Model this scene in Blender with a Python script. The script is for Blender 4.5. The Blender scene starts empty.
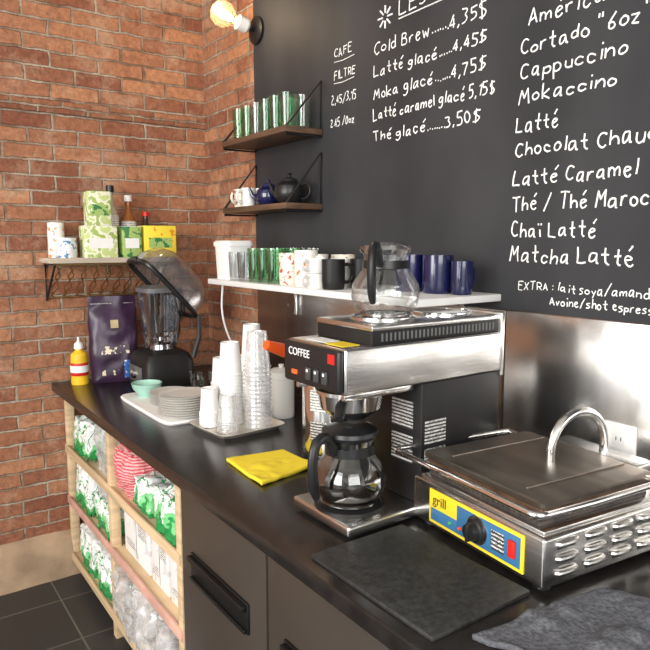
import bpy,bmesh,math,random
from mathutils import Vector,Matrix,noise
random.seed(7)
S=bpy.context.scene
COL=S.collection
try: S.view_settings.view_transform='Standard'
except Exception: pass

# ---------------------------------------------------------------- materials
def nodes(name):
    m=bpy.data.materials.new(name); m.use_nodes=True
    nt=m.node_tree
    return m,nt,nt.nodes,nt.links,nt.nodes['Principled BSDF']
def mat(name,col,rough=.5,metal=0,var=.12,scale=12,bump=0,bscale=60,coat=0,emit=0,trans=0,ior=1.45,stretch=(1,1,1),spec=.5,col2=None):
    m,nt,N,L,P=nodes(name)
    tc=N.new('ShaderNodeTexCoord'); mp=N.new('ShaderNodeMapping'); mp.inputs['Scale'].default_value=stretch
    L.new(tc.outputs['Object'],mp.inputs['Vector'])
    nz=N.new('ShaderNodeTexNoise'); nz.inputs['Scale'].default_value=scale; nz.inputs['Detail'].default_value=4
    L.new(mp.outputs[0],nz.inputs['Vector'])
    r=N.new('ShaderNodeValToRGB')
    r.color_ramp.elements[0].position=.35; r.color_ramp.elements[1].position=.65
    a=[max(0,c*(1-var)) for c in col]+[1]; b=[min(1,c*(1+var)) for c in col]+[1]
    if col2: b=list(col2)+[1]; a=list(col)+[1]
    r.color_ramp.elements[0].color=a; r.color_ramp.elements[1].color=b
    L.new(nz.outputs['Fac'],r.inputs[0]); L.new(r.outputs[0],P.inputs['Base Color'])
    P.inputs['Roughness'].default_value=rough; P.inputs['Metallic'].default_value=metal
    P.inputs['Coat Weight'].default_value=coat; P.inputs['Specular IOR Level'].default_value=spec
    P.inputs['Transmission Weight'].default_value=trans; P.inputs['IOR'].default_value=ior
    if emit:
        P.inputs['Emission Color'].default_value=list(col)+[1]; P.inputs['Emission Strength'].default_value=emit
    if bump:
        n2=N.new('ShaderNodeTexNoise'); n2.inputs['Scale'].default_value=bscale; n2.inputs['Detail'].default_value=3
        L.new(mp.outputs[0],n2.inputs['Vector'])
        bp=N.new('ShaderNodeBump'); bp.inputs['Strength'].default_value=bump; bp.inputs['Distance'].default_value=.003
        L.new(n2.outputs['Fac'],bp.inputs['Height']); L.new(bp.outputs[0],P.inputs['Normal'])
    return m
def thin(name,tint,base=.05,rough=.03,k=.45,diff=0,dcol=(1,1,1)):
    m=bpy.data.materials.new(name); m.use_nodes=True; nt=m.node_tree; N=nt.nodes; L=nt.links
    N.remove(N['Principled BSDF']); out=N['Material Output']
    t=N.new('ShaderNodeBsdfTransparent'); t.inputs[0].default_value=list(tint)+[1]
    g=N.new('ShaderNodeBsdfGlossy'); g.inputs['Roughness'].default_value=rough
    lw=N.new('ShaderNodeLayerWeight'); lw.inputs['Blend'].default_value=.35
    ma=N.new('ShaderNodeMath'); ma.operation='MULTIPLY_ADD'; ma.inputs[1].default_value=k; ma.inputs[2].default_value=base
    L.new(lw.outputs['Facing'],ma.inputs[0])
    mx=N.new('ShaderNodeMixShader'); L.new(ma.outputs[0],mx.inputs[0]); L.new(t.outputs[0],mx.inputs[1]); L.new(g.outputs[0],mx.inputs[2])
    last=mx
    if diff:
        d=N.new('ShaderNodeBsdfDiffuse'); d.inputs[0].default_value=list(dcol)+[1]
        m2=N.new('ShaderNodeMixShader')
        tc=N.new('ShaderNodeTexCoord'); nz=N.new('ShaderNodeTexNoise'); nz.inputs['Scale'].default_value=30
        L.new(tc.outputs['Object'],nz.inputs['Vector'])
        mm=N.new('ShaderNodeMath'); mm.operation='MULTIPLY'; mm.inputs[1].default_value=diff*2; L.new(nz.outputs['Fac'],mm.inputs[0])
        L.new(mm.outputs[0],m2.inputs[0]); L.new(mx.outputs[0],m2.inputs[1]); L.new(d.outputs[0],m2.inputs[2]); last=m2
    L.new(last.outputs[0],out.inputs[0])
    return m
def brickmat(name,axis):
    m,nt,N,L,P=nodes(name)
    tc=N.new('ShaderNodeTexCoord'); sp=N.new('ShaderNodeSeparateXYZ'); cb=N.new('ShaderNodeCombineXYZ')
    L.new(tc.outputs['Object'],sp.inputs[0])
    L.new(sp.outputs[axis],cb.inputs[0]); L.new(sp.outputs[2],cb.inputs[1])
    nz=N.new('ShaderNodeTexNoise'); nz.inputs['Scale'].default_value=17; nz.inputs['Detail'].default_value=7; nz.inputs['Roughness'].default_value=.7
    L.new(tc.outputs['Object'],nz.inputs['Vector'])
    sub=N.new('ShaderNodeVectorMath'); sub.operation='SUBTRACT'; sub.inputs[1].default_value=(.5,.5,.5); L.new(nz.outputs['Color'],sub.inputs[0])
    sc=N.new('ShaderNodeVectorMath'); sc.operation='SCALE'; sc.inputs['Scale'].default_value=.026; L.new(sub.outputs[0],sc.inputs[0])
    ad=N.new('ShaderNodeVectorMath'); L.new(cb.outputs[0],ad.inputs[0]); L.new(sc.outputs[0],ad.inputs[1])
    br=N.new('ShaderNodeTexBrick'); L.new(ad.outputs[0],br.inputs['Vector'])
    br.inputs['Scale'].default_value=1; br.inputs['Brick Width'].default_value=.206; br.inputs['Row Height'].default_value=.065
    br.inputs['Mortar Size'].default_value=.0062; br.inputs['Mortar Smooth'].default_value=.5; br.inputs['Bias'].default_value=0
    br.inputs['Color1'].default_value=(.60,.285,.150,1); br.inputs['Color2'].default_value=(.30,.105,.058,1)
    # mortar colour wanders between brick brown and whitish
    n4=N.new('ShaderNodeTexNoise'); n4.inputs['Scale'].default_value=6; n4.inputs['Detail'].default_value=5; L.new(tc.outputs['Object'],n4.inputs['Vector'])
    r4=N.new('ShaderNodeValToRGB'); r4.color_ramp.elements[0].position=.38; r4.color_ramp.elements[1].position=.62
    r4.color_ramp.elements[0].color=(.27,.17,.11,1); r4.color_ramp.elements[1].color=(.56,.47,.37,1)
    L.new(n4.outputs['Fac'],r4.inputs[0]); L.new(r4.outputs[0],br.inputs['Mortar'])
    n2=N.new('ShaderNodeTexNoise'); n2.inputs['Scale'].default_value=34; n2.inputs['Detail'].default_value=9; n2.inputs['Roughness'].default_value=.75
    L.new(tc.outputs['Object'],n2.inputs['Vector'])
    rp=N.new('ShaderNodeValToRGB'); rp.color_ramp.elements[0].position=.34; rp.color_ramp.elements[1].position=.62
    rp.color_ramp.elements[0].color=(.42,.37,.35,1); rp.color_ramp.elements[1].color=(1.0,.98,.94,1)
    L.new(n2.outputs['Fac'],rp.inputs[0])
    mu=N.new('ShaderNodeMixRGB'); mu.blend_type='MULTIPLY'; mu.inputs[0].default_value=.85
    L.new(br.outputs['Color'],mu.inputs[1]); L.new(rp.outputs[0],mu.inputs[2])
    n3=N.new('ShaderNodeTexNoise'); n3.inputs['Scale'].default_value=5; n3.inputs['Detail'].default_value=9; n3.inputs['Roughness'].default_value=.8
    L.new(tc.outputs['Object'],n3.inputs['Vector'])
    r3=N.new('ShaderNodeValToRGB'); r3.color_ramp.elements[0].position=.51; r3.color_ramp.elements[1].position=.70
    r3.color_ramp.elements[1].color=(.6,.6,.6,1)
    L.new(n3.outputs['Fac'],r3.inputs[0])
    m3=N.new('ShaderNodeMixRGB'); L.new(r3.outputs[0],m3.inputs[0]); L.new(mu.outputs[0],m3.inputs[1]); m3.inputs[2].default_value=(.62,.46,.32,1)
    L.new(m3.outputs[0],P.inputs['Base Color']); P.inputs['Roughness'].default_value=.85
    hb=N.new('ShaderNodeMath'); hb.operation='MULTIPLY_ADD'; hb.inputs[1].default_value=-1; L.new(br.outputs['Fac'],hb.inputs[0])
    h2=N.new('ShaderNodeMath'); h2.operation='MULTIPLY'; h2.inputs[1].default_value=1.0; L.new(n2.outputs['Fac'],h2.inputs[0]); L.new(h2.outputs[0],hb.inputs[2])
    bp=N.new('ShaderNodeBump'); bp.inputs['Strength'].default_value=1; bp.inputs['Distance'].default_value=.012
    L.new(hb.outputs[0],bp.inputs['Height']); L.new(bp.outputs[0],P.inputs['Normal'])
    return m
def tilemat():
    m,nt,N,L,P=nodes('floor_tile')
    tc=N.new('ShaderNodeTexCoord'); br=N.new('ShaderNodeTexBrick'); L.new(tc.outputs['Object'],br.inputs['Vector'])
    br.offset=0; br.inputs['Scale'].default_value=1; br.inputs['Brick Width'].default_value=.33; br.inputs['Row Height'].default_value=.33
    br.inputs['Mortar Size'].default_value=.004; br.inputs['Color1'].default_value=(.028,.027,.026,1); br.inputs['Color2'].default_value=(.04,.038,.036,1)
    br.inputs['Mortar'].default_value=(.11,.10,.085,1)
    L.new(br.outputs['Color'],P.inputs['Base Color']); P.inputs['Roughness'].default_value=.5
    return m
def quilt(name,col):
    m,nt,N,L,P=nodes(name)
    tc=N.new('ShaderNodeTexCoord'); w1=N.new('ShaderNodeTexVoronoi'); w1.inputs['Scale'].default_value=140; w1.inputs['Randomness'].default_value=.1
    L.new(tc.outputs['Object'],w1.inputs['Vector'])
    bp=N.new('ShaderNodeBump'); bp.inputs['Strength'].default_value=.25; bp.inputs['Distance'].default_value=.0015
    L.new(w1.outputs['Distance'],bp.inputs['Height']); L.new(bp.outputs[0],P.inputs['Normal'])
    P.inputs['Base Color'].default_value=list(col)+[1]; P.inputs['Roughness'].default_value=.9
    return m
def bandmat(name,c1,c2,scale,thr=.5,axis=2,rough=.4,noise_amt=2.0):
    m,nt,N,L,P=nodes(name)
    tc=N.new('ShaderNodeTexCoord'); wv=N.new('ShaderNodeTexWave'); wv.bands_direction='XYZ'[axis]; wv.inputs['Scale'].default_value=scale
    wv.inputs['Distortion'].default_value=noise_amt; wv.inputs['Detail'].default_value=2
    L.new(tc.outputs['Object'],wv.inputs['Vector'])
    r=N.new('ShaderNodeValToRGB'); r.color_ramp.interpolation='CONSTANT'; r.color_ramp.elements[1].position=thr
    r.color_ramp.elements[0].color=list(c1)+[1]; r.color_ramp.elements[1].color=list(c2)+[1]
    L.new(wv.outputs['Fac'],r.inputs[0]); L.new(r.outputs[0],P.inputs['Base Color']); P.inputs['Roughness'].default_value=rough
    return m
def packmat(name,green,pale,white,h=.15):
    # printed film: green foot, white shoulder, with uneven edge and small print
    m,nt,N,L,P=nodes(name)
    tc=N.new('ShaderNodeTexCoord'); sp=N.new('ShaderNodeSeparateXYZ'); L.new(tc.outputs['Object'],sp.inputs[0])
    nz=N.new('ShaderNodeTexNoise'); nz.inputs['Scale'].default_value=16; nz.inputs['Detail'].default_value=3; L.new(tc.outputs['Object'],nz.inputs['Vector'])
    a=N.new('ShaderNodeMath'); a.operation='MULTIPLY_ADD'; a.inputs[1].default_value=1/h; a.inputs[2].default_value=-1.05; L.new(sp.outputs[2],a.inputs[0])
    b=N.new('ShaderNodeMath'); b.operation='MULTIPLY_ADD'; b.inputs[1].default_value=2.1; L.new(nz.outputs['Fac'],b.inputs[0]); L.new(a.outputs[0],b.inputs[2])
    r=N.new('ShaderNodeValToRGB'); r.color_ramp.elements[0].position=.30; r.color_ramp.elements[1].position=.36
    r.color_ramp.elements[0].color=list(green)+[1]; r.color_ramp.elements[1].color=list(pale)+[1]
    for p,c in ((.56,pale),(.60,white),(.80,white),(.83,green),(.88,green),(.90,white)):
        e=r.color_ramp.elements.new(p); e.color=list(c)+[1]
    L.new(b.outputs[0],r.inputs[0]); L.new(r.outputs[0],P.inputs['Base Color']); P.inputs['Roughness'].default_value=.22
    return m
def textlines(name,ink,bg,pitch=.008):
    m,nt,N,L,P=nodes(name)
    tc=N.new('ShaderNodeTexCoord'); sp=N.new('ShaderNodeSeparateXYZ'); L.new(tc.outputs['Object'],sp.inputs[0])
    d=N.new('ShaderNodeMath'); d.operation='DIVIDE'; d.inputs[1].default_value=pitch; L.new(sp.outputs[2],d.inputs[0])
    f=N.new('ShaderNodeMath'); f.operation='FRACT'; L.new(d.outputs[0],f.inputs[0])
    g=N.new('ShaderNodeMath'); g.operation='GREATER_THAN'; g.inputs[1].default_value=.5; L.new(f.outputs[0],g.inputs[0])
    nz=N.new('ShaderNodeTexNoise'); nz.inputs['Scale'].default_value=380; L.new(tc.outputs['Object'],nz.inputs['Vector'])
    g2=N.new('ShaderNodeMath'); g2.operation='GREATER_THAN'; g2.inputs[1].default_value=.46; L.new(nz.outputs['Fac'],g2.inputs[0])
    mu=N.new('ShaderNodeMath'); mu.operation='MULTIPLY'; L.new(g.outputs[0],mu.inputs[0]); L.new(g2.outputs[0],mu.inputs[1])
    mx=N.new('ShaderNodeMixRGB'); L.new(mu.outputs[0],mx.inputs[0]); mx.inputs[1].default_value=list(bg)+[1]; mx.inputs[2].default_value=list(ink)+[1]
    L.new(mx.outputs[0],P.inputs['Base Color']); P.inputs['Roughness'].default_value=.5
    return m
def speckmat(name,c1,c2,scale=60,thr=.45,rough=.35,stretch=(1,1,1),c3=None,thr3=.6):
    m,nt,N,L,P=nodes(name)
    tc=N.new('ShaderNodeTexCoord'); mp=N.new('ShaderNodeMapping'); mp.inputs['Scale'].default_value=stretch; L.new(tc.outputs['Object'],mp.inputs['Vector'])
    v=N.new('ShaderNodeTexNoise'); v.inputs['Scale'].default_value=scale
    L.new(mp.outputs[0],v.inputs['Vector'])
    r=N.new('ShaderNodeValToRGB'); r.color_ramp.interpolation='CONSTANT'; r.color_ramp.elements[1].position=thr
    r.color_ramp.elements[0].color=list(c1)+[1]; r.color_ramp.elements[1].color=list(c2)+[1]
    if c3: e=r.color_ramp.elements.new(thr3); e.color=list(c3)+[1]
    L.new(v.outputs['Fac'],r.inputs[0]); L.new(r.outputs[0],P.inputs['Base Color']); P.inputs['Roughness'].default_value=rough
    return m

BRX=brickmat('brick_back',0); BRY=brickmat('brick_side',1)
TILE=tilemat()
CHALKB=mat('chalkboard_paint',(.027,.027,.030),.62,scale=2.2,spec=.35,col2=(.042,.042,.045),stretch=(1,1.6,.8))
CHALK=mat('white_chalk_paint',(.85,.85,.83),.8,var=.12,scale=60)
STEEL=mat('brushed_steel',(.68,.67,.65),.25,1,var=.10,scale=8,stretch=(1,1,14),bump=.04)
SPLASH=mat('backsplash_steel',(.64,.62,.60),.26,1,var=.14,scale=5,stretch=(1,3,.35),bump=.03)
CHROME=mat('chrome',(.80,.79,.78),.12,1,var=.03)
BLK=mat('black_plastic',(.012,.012,.013),.35,var=.2)
BLKM=mat('black_enamel',(.012,.011,.011),.45,var=.2,spec=.35)
CTOP=mat('black_countertop',(.016,.014,.013),.24,var=.3,scale=30,spec=.5)
CAB=mat('dark_cabinet',(.050,.040,.032),.42,var=.1,scale=4)
CAB2=mat('cabinet_pull',(.008,.008,.008),.35)
PINE=mat('pine_wood',(.62,.45,.27),.6,var=.16,scale=8,stretch=(1,.3,6))
DARKW=mat('walnut_wood',(.11,.06,.035),.5,var=.35,scale=10,stretch=(1,.3,5))
LTW=mat('weathered_board',(.5,.42,.33),.7,var=.2,scale=10,stretch=(.3,1,6))
WHITE=mat('white_gloss',(.80,.79,.77),.3,var=.03)
WLAM=mat('white_laminate',(.76,.75,.73),.35,var=.04)
PAPER=mat('white_paper',(.82,.81,.79),.7,var=.03)
CERAM=mat('white_ceramic',(.80,.78,.74),.2,var=.02,coat=.4)
BLUE=mat('cobalt_ceramic',(.008,.010,.055),.15,var=.15,coat=.6)
NAVY=mat('aubergine_foil',(.040,.018,.045),.32,var=.3,bump=.5,bscale=14)
SLATE=mat('slate_board',(.024,.024,.023),.55,var=.4,scale=90,bump=.3,bscale=220)
TOWEL=mat('charcoal_terry',(.10,.102,.115),.95,var=.35,scale=120,bump=1.0,bscale=160)
YEL=quilt('yellow_cellulose',(.88,.68,.03))
GLASS=thin('clear_glass',(.95,.96,.96))
GGRN=thin('green_glass',(.72,.91,.76),base=.05,k=.30)
SMOKE=thin('smoked_plastic',(.66,.67,.69),base=.10,k=.4)
CLRP=thin('clear_plastic',(.92,.92,.92),base=.12,rough=.15,diff=.24)
BAGP=thin('poly_bag',(.96,.96,.96),base=.12,rough=.2,diff=.26)
COFFEE=mat('coffee',(.012,.006,.003),.08)
ORANGE=mat('orange_plastic',(.85,.10,.015),.35,var=.05)
RED=mat('red_plastic',(.6,.02,.015),.35)
GREEN=mat('green_print',(.06,.38,.10),.45)
MINT=mat('mint_ceramic',(.36,.60,.50),.3)
YELP=mat('yellow_print',(.85,.62,.03),.45,var=.05)
BLUP=mat('blue_print',(.04,.15,.30),.4,var=.05)
IRON=mat('cast_iron',(.045,.035,.03),.6,var=.4,scale=25,bump=.3)
RUST=mat('seasoned_iron',(.15,.085,.05),.5,.5,var=.5,scale=20)
GOLD=mat('brass_wire',(.50,.34,.15),.35,1)
AMBER=mat('amber_syrup',(.30,.10,.02),.15,var=.1,coat=.5)
HONEY=mat('yellow_squeeze',(.85,.52,.03),.3,var=.1)
BULBM=mat('warm_bulb',(1,.80,.52),.3,emit=14,var=.01)
STONE=mat('parged_plinth',(.34,.235,.15),.9,var=.22,scale=7,bump=1,bscale=25)
GPACK=packmat('green_white_pack',(.02,.27,.07),(.20,.58,.24),(.85,.88,.85))
RPACK=bandmat('red_net_bag',(.60,.07,.10),(.8,.40,.38),30,.5,2,.5,3)
FLORAL=speckmat('floral_ceramic',(.45,.10,.05),(.80,.74,.62),70,.42)
LABEL=textlines('printed_label',(.05,.05,.05),(.80,.79,.76))
LABELB=textlines('dark_label',(.72,.71,.68),(.03,.03,.03))
TEA=speckmat('tea_box_print',(.35,.46,.12),(.80,.80,.62),28,.46,.5,c3=(.55,.65,.25),thr3=.56)
TEAG=speckmat('green_tea_print',(.04,.18,.05),(.34,.48,.14),35,.46,.5)
TEAY=speckmat('yellow_tea_print',(.75,.28,.02),(.85,.68,.05),24,.40,.5)
BOXW=speckmat('carton_print',(.62,.62,.61),(.80,.79,.77),18,.40,.6)

# ---------------------------------------------------------------- geometry helpers
def finish(bm,name,m,parent=None,loc=None,mw=None,recalc=True):
    if recalc: bmesh.ops.recalc_face_normals(bm,faces=bm.faces)
    for f in bm.faces: f.smooth=True
    for e in bm.edges:
        if len(e.link_faces)==2 and e.calc_face_angle(0)>.6: e.smooth=False
    me=bpy.data.meshes.new(name); bm.to_mesh(me); bm.free(); me.materials.append(m)
    o=bpy.data.objects.new(name,me); COL.objects.link(o)
    if mw is not None: o.matrix_local=mw
    if loc is not None: o.location=loc
    if parent: o.parent=parent
    return o
def G(name,loc=(0,0,0),rz=0):
    e=bpy.data.objects.new(name,None); e.empty_display_size=.05; COL.objects.link(e); e.location=loc; e.rotation_euler=(0,0,rz); return e
def bx(name,a,b,m,bev=0,parent=None,mw=None,seg=2):
    bm=bmesh.new(); bmesh.ops.create_cube(bm,size=1)
    c=[(a[i]+b[i])/2 for i in range(3)]; s=[abs(b[i]-a[i]) for i in range(3)]
    for v in bm.verts: v.co=Vector([v.co[i]*s[i] for i in range(3)])
    if bev: bmesh.ops.bevel(bm,geom=list(bm.edges),offset=min(bev,min(s)*.45),segments=seg,profile=.5,affect='EDGES')
    if parent or mw:
        for v in bm.verts: v.co+=Vector(c)
        return finish(bm,name,m,parent,mw=mw)
    return finish(bm,name,m,None,loc=c)
def lathe(name,prof,m,loc=(0,0,0),parent=None,seg=32,mw=None):
    bm=bmesh.new(); rings=[]
    for r,z in prof:
        if r<1e-5: rings.append([bm.verts.new((0,0,z))])
        else: rings.append([bm.verts.new((r*math.cos(2*math.pi*i/seg),r*math.sin(2*math.pi*i/seg),z)) for i in range(seg)])
    for A,B in zip(rings,rings[1:]):
        for i in range(seg):
            j=(i+1)%seg
            if len(A)==1 and len(B)==1: continue
            if len(A)==1: bm.faces.new((A[0],B[i],B[j]))
            elif len(B)==1: bm.faces.new((A[i],A[j],B[0]))
            else: bm.faces.new((A[i],A[j],B[j],B[i]))
    return finish(bm,name,m,parent,loc=None if mw is not None else loc,mw=mw)
def tube_into(bm,pts,r,seg=10,closed=False,flat=1.0,up0=None):
    pts=[Vector(p) for p in pts]; rings=[]; n=len(pts); up=None
    for i,p in enumerate(pts):
        a=pts[(i-1)%n] if (i>0 or closed) else p; b=pts[(i+1)%n] if (i<n-1 or closed) else p
        t=(b-a).normalized()
        if up is None:
            up=up0 or (Vector((0,0,1)) if abs(t.z)<.9 else Vector((1,0,0)))
        up=(up-t*up.dot(t)).normalized(); s=t.cross(up)
        rr=r[i] if isinstance(r,(list,tuple)) else r
        rings.append([bm.verts.new(p+(s*math.cos(2*math.pi*k/seg)*flat+up*math.sin(2*math.pi*k/seg))*rr) for k in range(seg)])
    rr=list(zip(rings,rings[1:]))
    if closed: rr.append((rings[-1],rings[0]))
    for A,B in rr:
        for k in range(seg): bm.faces.new((A[k],A[(k+1)%seg],B[(k+1)%seg],B[k]))
    if not closed: bm.faces.new(rings[0][::-1]); bm.faces.new(rings[-1])
def tube(name,pts,r,m,parent=None,seg=10,closed=False,flat=1.0):
    bm=bmesh.new(); tube_into(bm,pts,r,seg,closed,flat)
    return finish(bm,name,m,parent)
def arc(c,r,a0,a1,n,plane='xz',sq=1):
    o=[]
    for i in range(n+1):
        a=math.radians(a0+(a1-a0)*i/n); p,q=r*math.cos(a),r*math.sin(a)*sq
        if plane=='xz': o.append((c[0]+p,c[1],c[2]+q))
        elif plane=='yz': o.append((c[0],c[1]+p,c[2]+q))
        else: o.append((c[0]+p,c[1]+q,c[2]))
    return o
def smoothpts(P,it=2,closed=False):
    for _ in range(it):
        Q=[P[0]] if not closed else []
        n=len(P)
        for i in range(n if closed else n-1):
            a=Vector(P[i]); b=Vector(P[(i+1)%n]); Q+=[a*.75+b*.25,a*.25+b*.75]
        if not closed: Q.append(P[-1])
        P=Q
    return P
def loft(name,rings,m,parent=None,cap=True,loc=None,mw=None):
    bm=bmesh.new(); R=[[bm.verts.new(p) for p in ring] for ring in rings]; n=len(R[0])
    for A,B in zip(R,R[1:]):
        for k in range(n): bm.faces.new((A[k],A[(k+1)%n],B[(k+1)%n],B[k]))
    if cap: bm.faces.new(R[0][::-1]); bm.faces.new(R[-1])
    return finish(bm,name,m,parent,loc=loc,mw=mw)
def rrect(w,d,z,e=4,n=32,cx=0,cy=0):
    o=[]
    for i in range(n):
        a=2*math.pi*i/n; c,s=math.cos(a),math.sin(a)
        o.append(Vector((cx+w/2*math.copysign(abs(c)**(2/e),c),cy+d/2*math.copysign(abs(s)**(2/e),s),z)))
    return o
def pillow(name,loc,size,m,amp=.012,freq=18,parent=None,seed=0,exp=.55):
    bm=bmesh.new(); bmesh.ops.create_cube(bm,size=2); bmesh.ops.subdivide_edges(bm,edges=bm.edges,cuts=18,use_grid_fill=True)
    for v in bm.verts:
        c=v.co.copy(); n=c.normalized()
        c=c.lerp(n*1.25,exp)
        p=Vector((c.x*size[0]/2,c.y*size[1]/2,c.z*size[2]/2))
        q=(p+Vector((seed*3.1,seed,0)))*freq
        p+=n*(noise.noise(q)*amp+abs(noise.noise(q*2.7))*amp*.9)
        v.co=p
    zmin=min(v.co.z for v in bm.verts)
    for v in bm.verts: v.co.z-=zmin
    for v in bm.verts:
        if v.co.z<size[2]*.12: v.co.z=0
    return finish(bm,name,m,parent,loc=loc)

# ---------------------------------------------------------------- room
XW=1.43; YB=3.04; CT=.90
bx('floor',(-3,-2.2,-.1),(XW+.12,YB+.12,0),TILE)
bx('wall_back',(-3,YB,0),(XW+.12,YB+.12,3.1),BRX)
bx('wall_right',(XW,-2.2,0),(XW+.12,YB,3.1),BRY)
bx('ceiling',(-3,-2.2,3.1),(XW+.12,YB+.12,3.2),mat('ceiling_paint',(.7,.68,.64),.8,var=.03))
bx('trim_1',(-3,YB-.012,2.075),(XW,YB,2.125),BRX,.004)
bm=bmesh.new()
nx=90
prof=[(0,0),(-.06,0),(-.058,.08),(-.052,.15),(-.035,.175),(0,.20)]
cols=[]
for i in range(nx+1):
    x=-3+ (XW-.0+3)*i/nx
    cols.append([bm.verts.new((x,YB+dy+(noise.noise(Vector((x*6,z*9,1)))*.012 if dy<0 else 0),z+(noise.noise(Vector((x*5,z*3,4)))*.012 if z>.05 else 0))) for dy,z in prof])
for A,B in zip(cols,cols[1:]):
    for k in range(len(prof)-1): bm.faces.new((A[k],A[k+1],B[k+1],B[k]))
finish(bm,'baseboard_back',STONE)

# chalkboard with hand-lettered menu
cb=G('chalkboard',(XW,0,0))
bx('board_panel',(-.010,-2.1,1.34),(0,2.52,3.09),CHALKB,parent=cb)
GL={'A':'032a53|1546','C':'~593a19061433 54','E':'5a0a0353|0747','F':'5a0a03|0747','I':'1a13','L':'0a0353','O':'~3a080533 65683a',
'R':'030a|~0a4a584606|2653','S':'~5a2a082746553303','T':'0a6a|3a33','X':'0a53|5a03','M':'031a365a63','K':'0a03|5a0653','D':'030a|~0a3a674303',
'P':'030a|~0a4a594606','B':'030a|~0a4a493707|~0747554303','H':'0a03|5a53|0757','G':'~593a190523 5456|3656','N':'030a535a',
'a':'~4717041334 46|474353','b':'0a03|~062746453303','c':'~462706042344','d':'~462706042344|4a43','e':'~0546371705133344','f':'~4a292723|0747',
'g':'~471705143447|~47422001','h':'0a03|~05274643','i':'1713|191a','k':'0a03|470543','l':'1a13','m':'0703|~05173633|~35576663','n':'0703|~05274643',
'o':'~27060423444627','p':'0700|~062746442304','r':'0703|~051737','s':'~471706354423 03','t':'2a243343|0747','u':'~07042344|4743','v':'072347',
'w':'0713264357','y':'0724|4710','z':'07470343','\u00e9':'~0546371705133344|294b','\u00ef':'1713|090a|292a','\u00c9':'5a0a0353|0747|2b4c',
'0':'~2a080523 45482a','1':'092a23','2':'~092a480503|0343','3':'~0a4a27|~27452303','4':'3a0545|3833','5':'4a0a07|~0737453303','6':'~4a170423443606',
'7':'0a4a13','8':'~27092a49270423 4527','9':'~47071a4a4733',',':'1402','.':'1314','/':'025b','$':'~5a2a082746553303|2b22','"':'1b19|3b39',':':'1415|1718'}
def chalk(s,y,z,width,cap,seed=0,r=.0026):
    rnd=random.Random(seed)
    x=0; items=[]
    for ch in s:
        if ch==' ': x+=3.2; continue
        st=[]; mx=0
        for part in GL[ch].replace(' ','').split('|'):
            sm=part[0]=='~'
            if sm: part=part[1:]
            P=[(int(part[i],16),int(part[i+1],16)) for i in range(0,len(part),2)]
            mx=max(mx,max(p[0] for p in P)); st.append((sm,P))
        items.append((x,st,rnd.uniform(-.45,.45),rnd.uniform(.88,1.12),rnd.uniform(-.08,.14))); x+=mx+(1.0 if ch=='.' else 2.2)
    total=x-1.9; k=width/total; kz=cap/7
    bm=bmesh.new()
    for x0,st,jz,sc,sl in items:
        for sm,P in st:
            P=[Vector((px,py-3,0)) for px,py in P]
            if len(P)==2 and (P[1]-P[0]).length<1.1:pass
            elif not sm:
                Q=[]
                for a,b in zip(P,P[1:]): Q+=[a,a.lerp(b,.06),a.lerp(b,.5),a.lerp(b,.94)]
                P=Q+[P[-1]]
            if sm: P=smoothpts(P,2)
            W=[]; RR=[]
            for p in P:
                py=p.y*sc; X=(x0+p.x+py*sl)*k; Z=(py+jz)*kz
                q=Vector((X*40,Z*30+seed*7.3,seed)); W.append(Vector((0,y-X-noise.noise(q)*.003,z+Z+noise.noise(q+Vector((50,0,0)))*.0035+noise.noise(Vector((X*6,seed*3,0)))*.006)))
                RR.append(r*(1+.35*noise.noise(q*4)))
            tube_into(bm,W,RR,6,up0=Vector((1,0,0)))
    for v in bm.verts: v.co.x=v.co.x*.25-.0105
    finish(bm,'lettering',CHALK,cb)
for i,(s,y,z,w,c) in enumerate([
 ('CAFE',1.94,2.168,.10,.028),('FILTRE',1.94,2.095,.12,.026),('2,45/3,15',1.955,2.012,.14,.028),('2.45 /0oz',1.96,1.935,.135,.026),
 ('LES GLAC\u00c9S',1.60,2.225,.42,.048),
 ('Cold Brew.......4,35$',1.72,2.130,.475,.034),('Latt\u00e9 glac\u00e9......4,45$',1.72,2.060,.475,.033),
 ('Moka glac\u00e9.......4,75$',1.72,1.990,.475,.033),('Latt\u00e9 caramel glac\u00e9 5,15$',1.72,1.923,.51,.032),('Th\u00e9 glac\u00e9........3,50$',1.72,1.855,.46,.032),
 ('Espresso',1.13,2.135,.25,.037),('Am\u00e9ricano',1.11,2.066,.275,.037),('Cortado "6oz"',1.13,2.0,.34,.035),('Cappuccino',1.13,1.938,.29,.035),
 ('Mokaccino',1.13,1.876,.27,.035),('Latt\u00e9',1.135,1.805,.125,.038),('Chocolat Chaud',1.135,1.742,.375,.036),
 ('Latt\u00e9 Caramel',1.14,1.670,.34,.036),('Th\u00e9 / Th\u00e9 Marocain',1.14,1.603,.44,.036),('Cha\u00ef Latt\u00e9',1.14,1.537,.245,.036),
 ('Matcha Latt\u00e9',1.142,1.470,.345,.038),('EXTRA : lait soya/amande',1.11,1.398,.37,.021),('Avoine/shot espresso',1.01,1.364,.28,.020)]):
    chalk(s,y,z,w,c,i,.0014 if c<.025 else (.0018 if w<.15 and c<.035 else .0021))
for k in range(2):
    z=[2.155,2.082][k]
    tube('underline',[(-.011,1.94,z),(-.011,1.89,z-.003),(-.011,1.825,z+.002)],.0015,CHALK,cb,6)
tube('underline',[(-.011,1.60,2.212),(-.011,1.4,2.216),(-.011,1.19,2.212)],.002,CHALK,cb,6)
for a in range(8):
    aa=a*math.pi/4; tube('burst',[(-.011,1.665+.012*math.cos(aa),2.235+.012*math.sin(aa)),(-.011,1.665+.035*math.cos(aa),2.235+.035*math.sin(aa))],.003,CHALK,cb,6)

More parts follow.
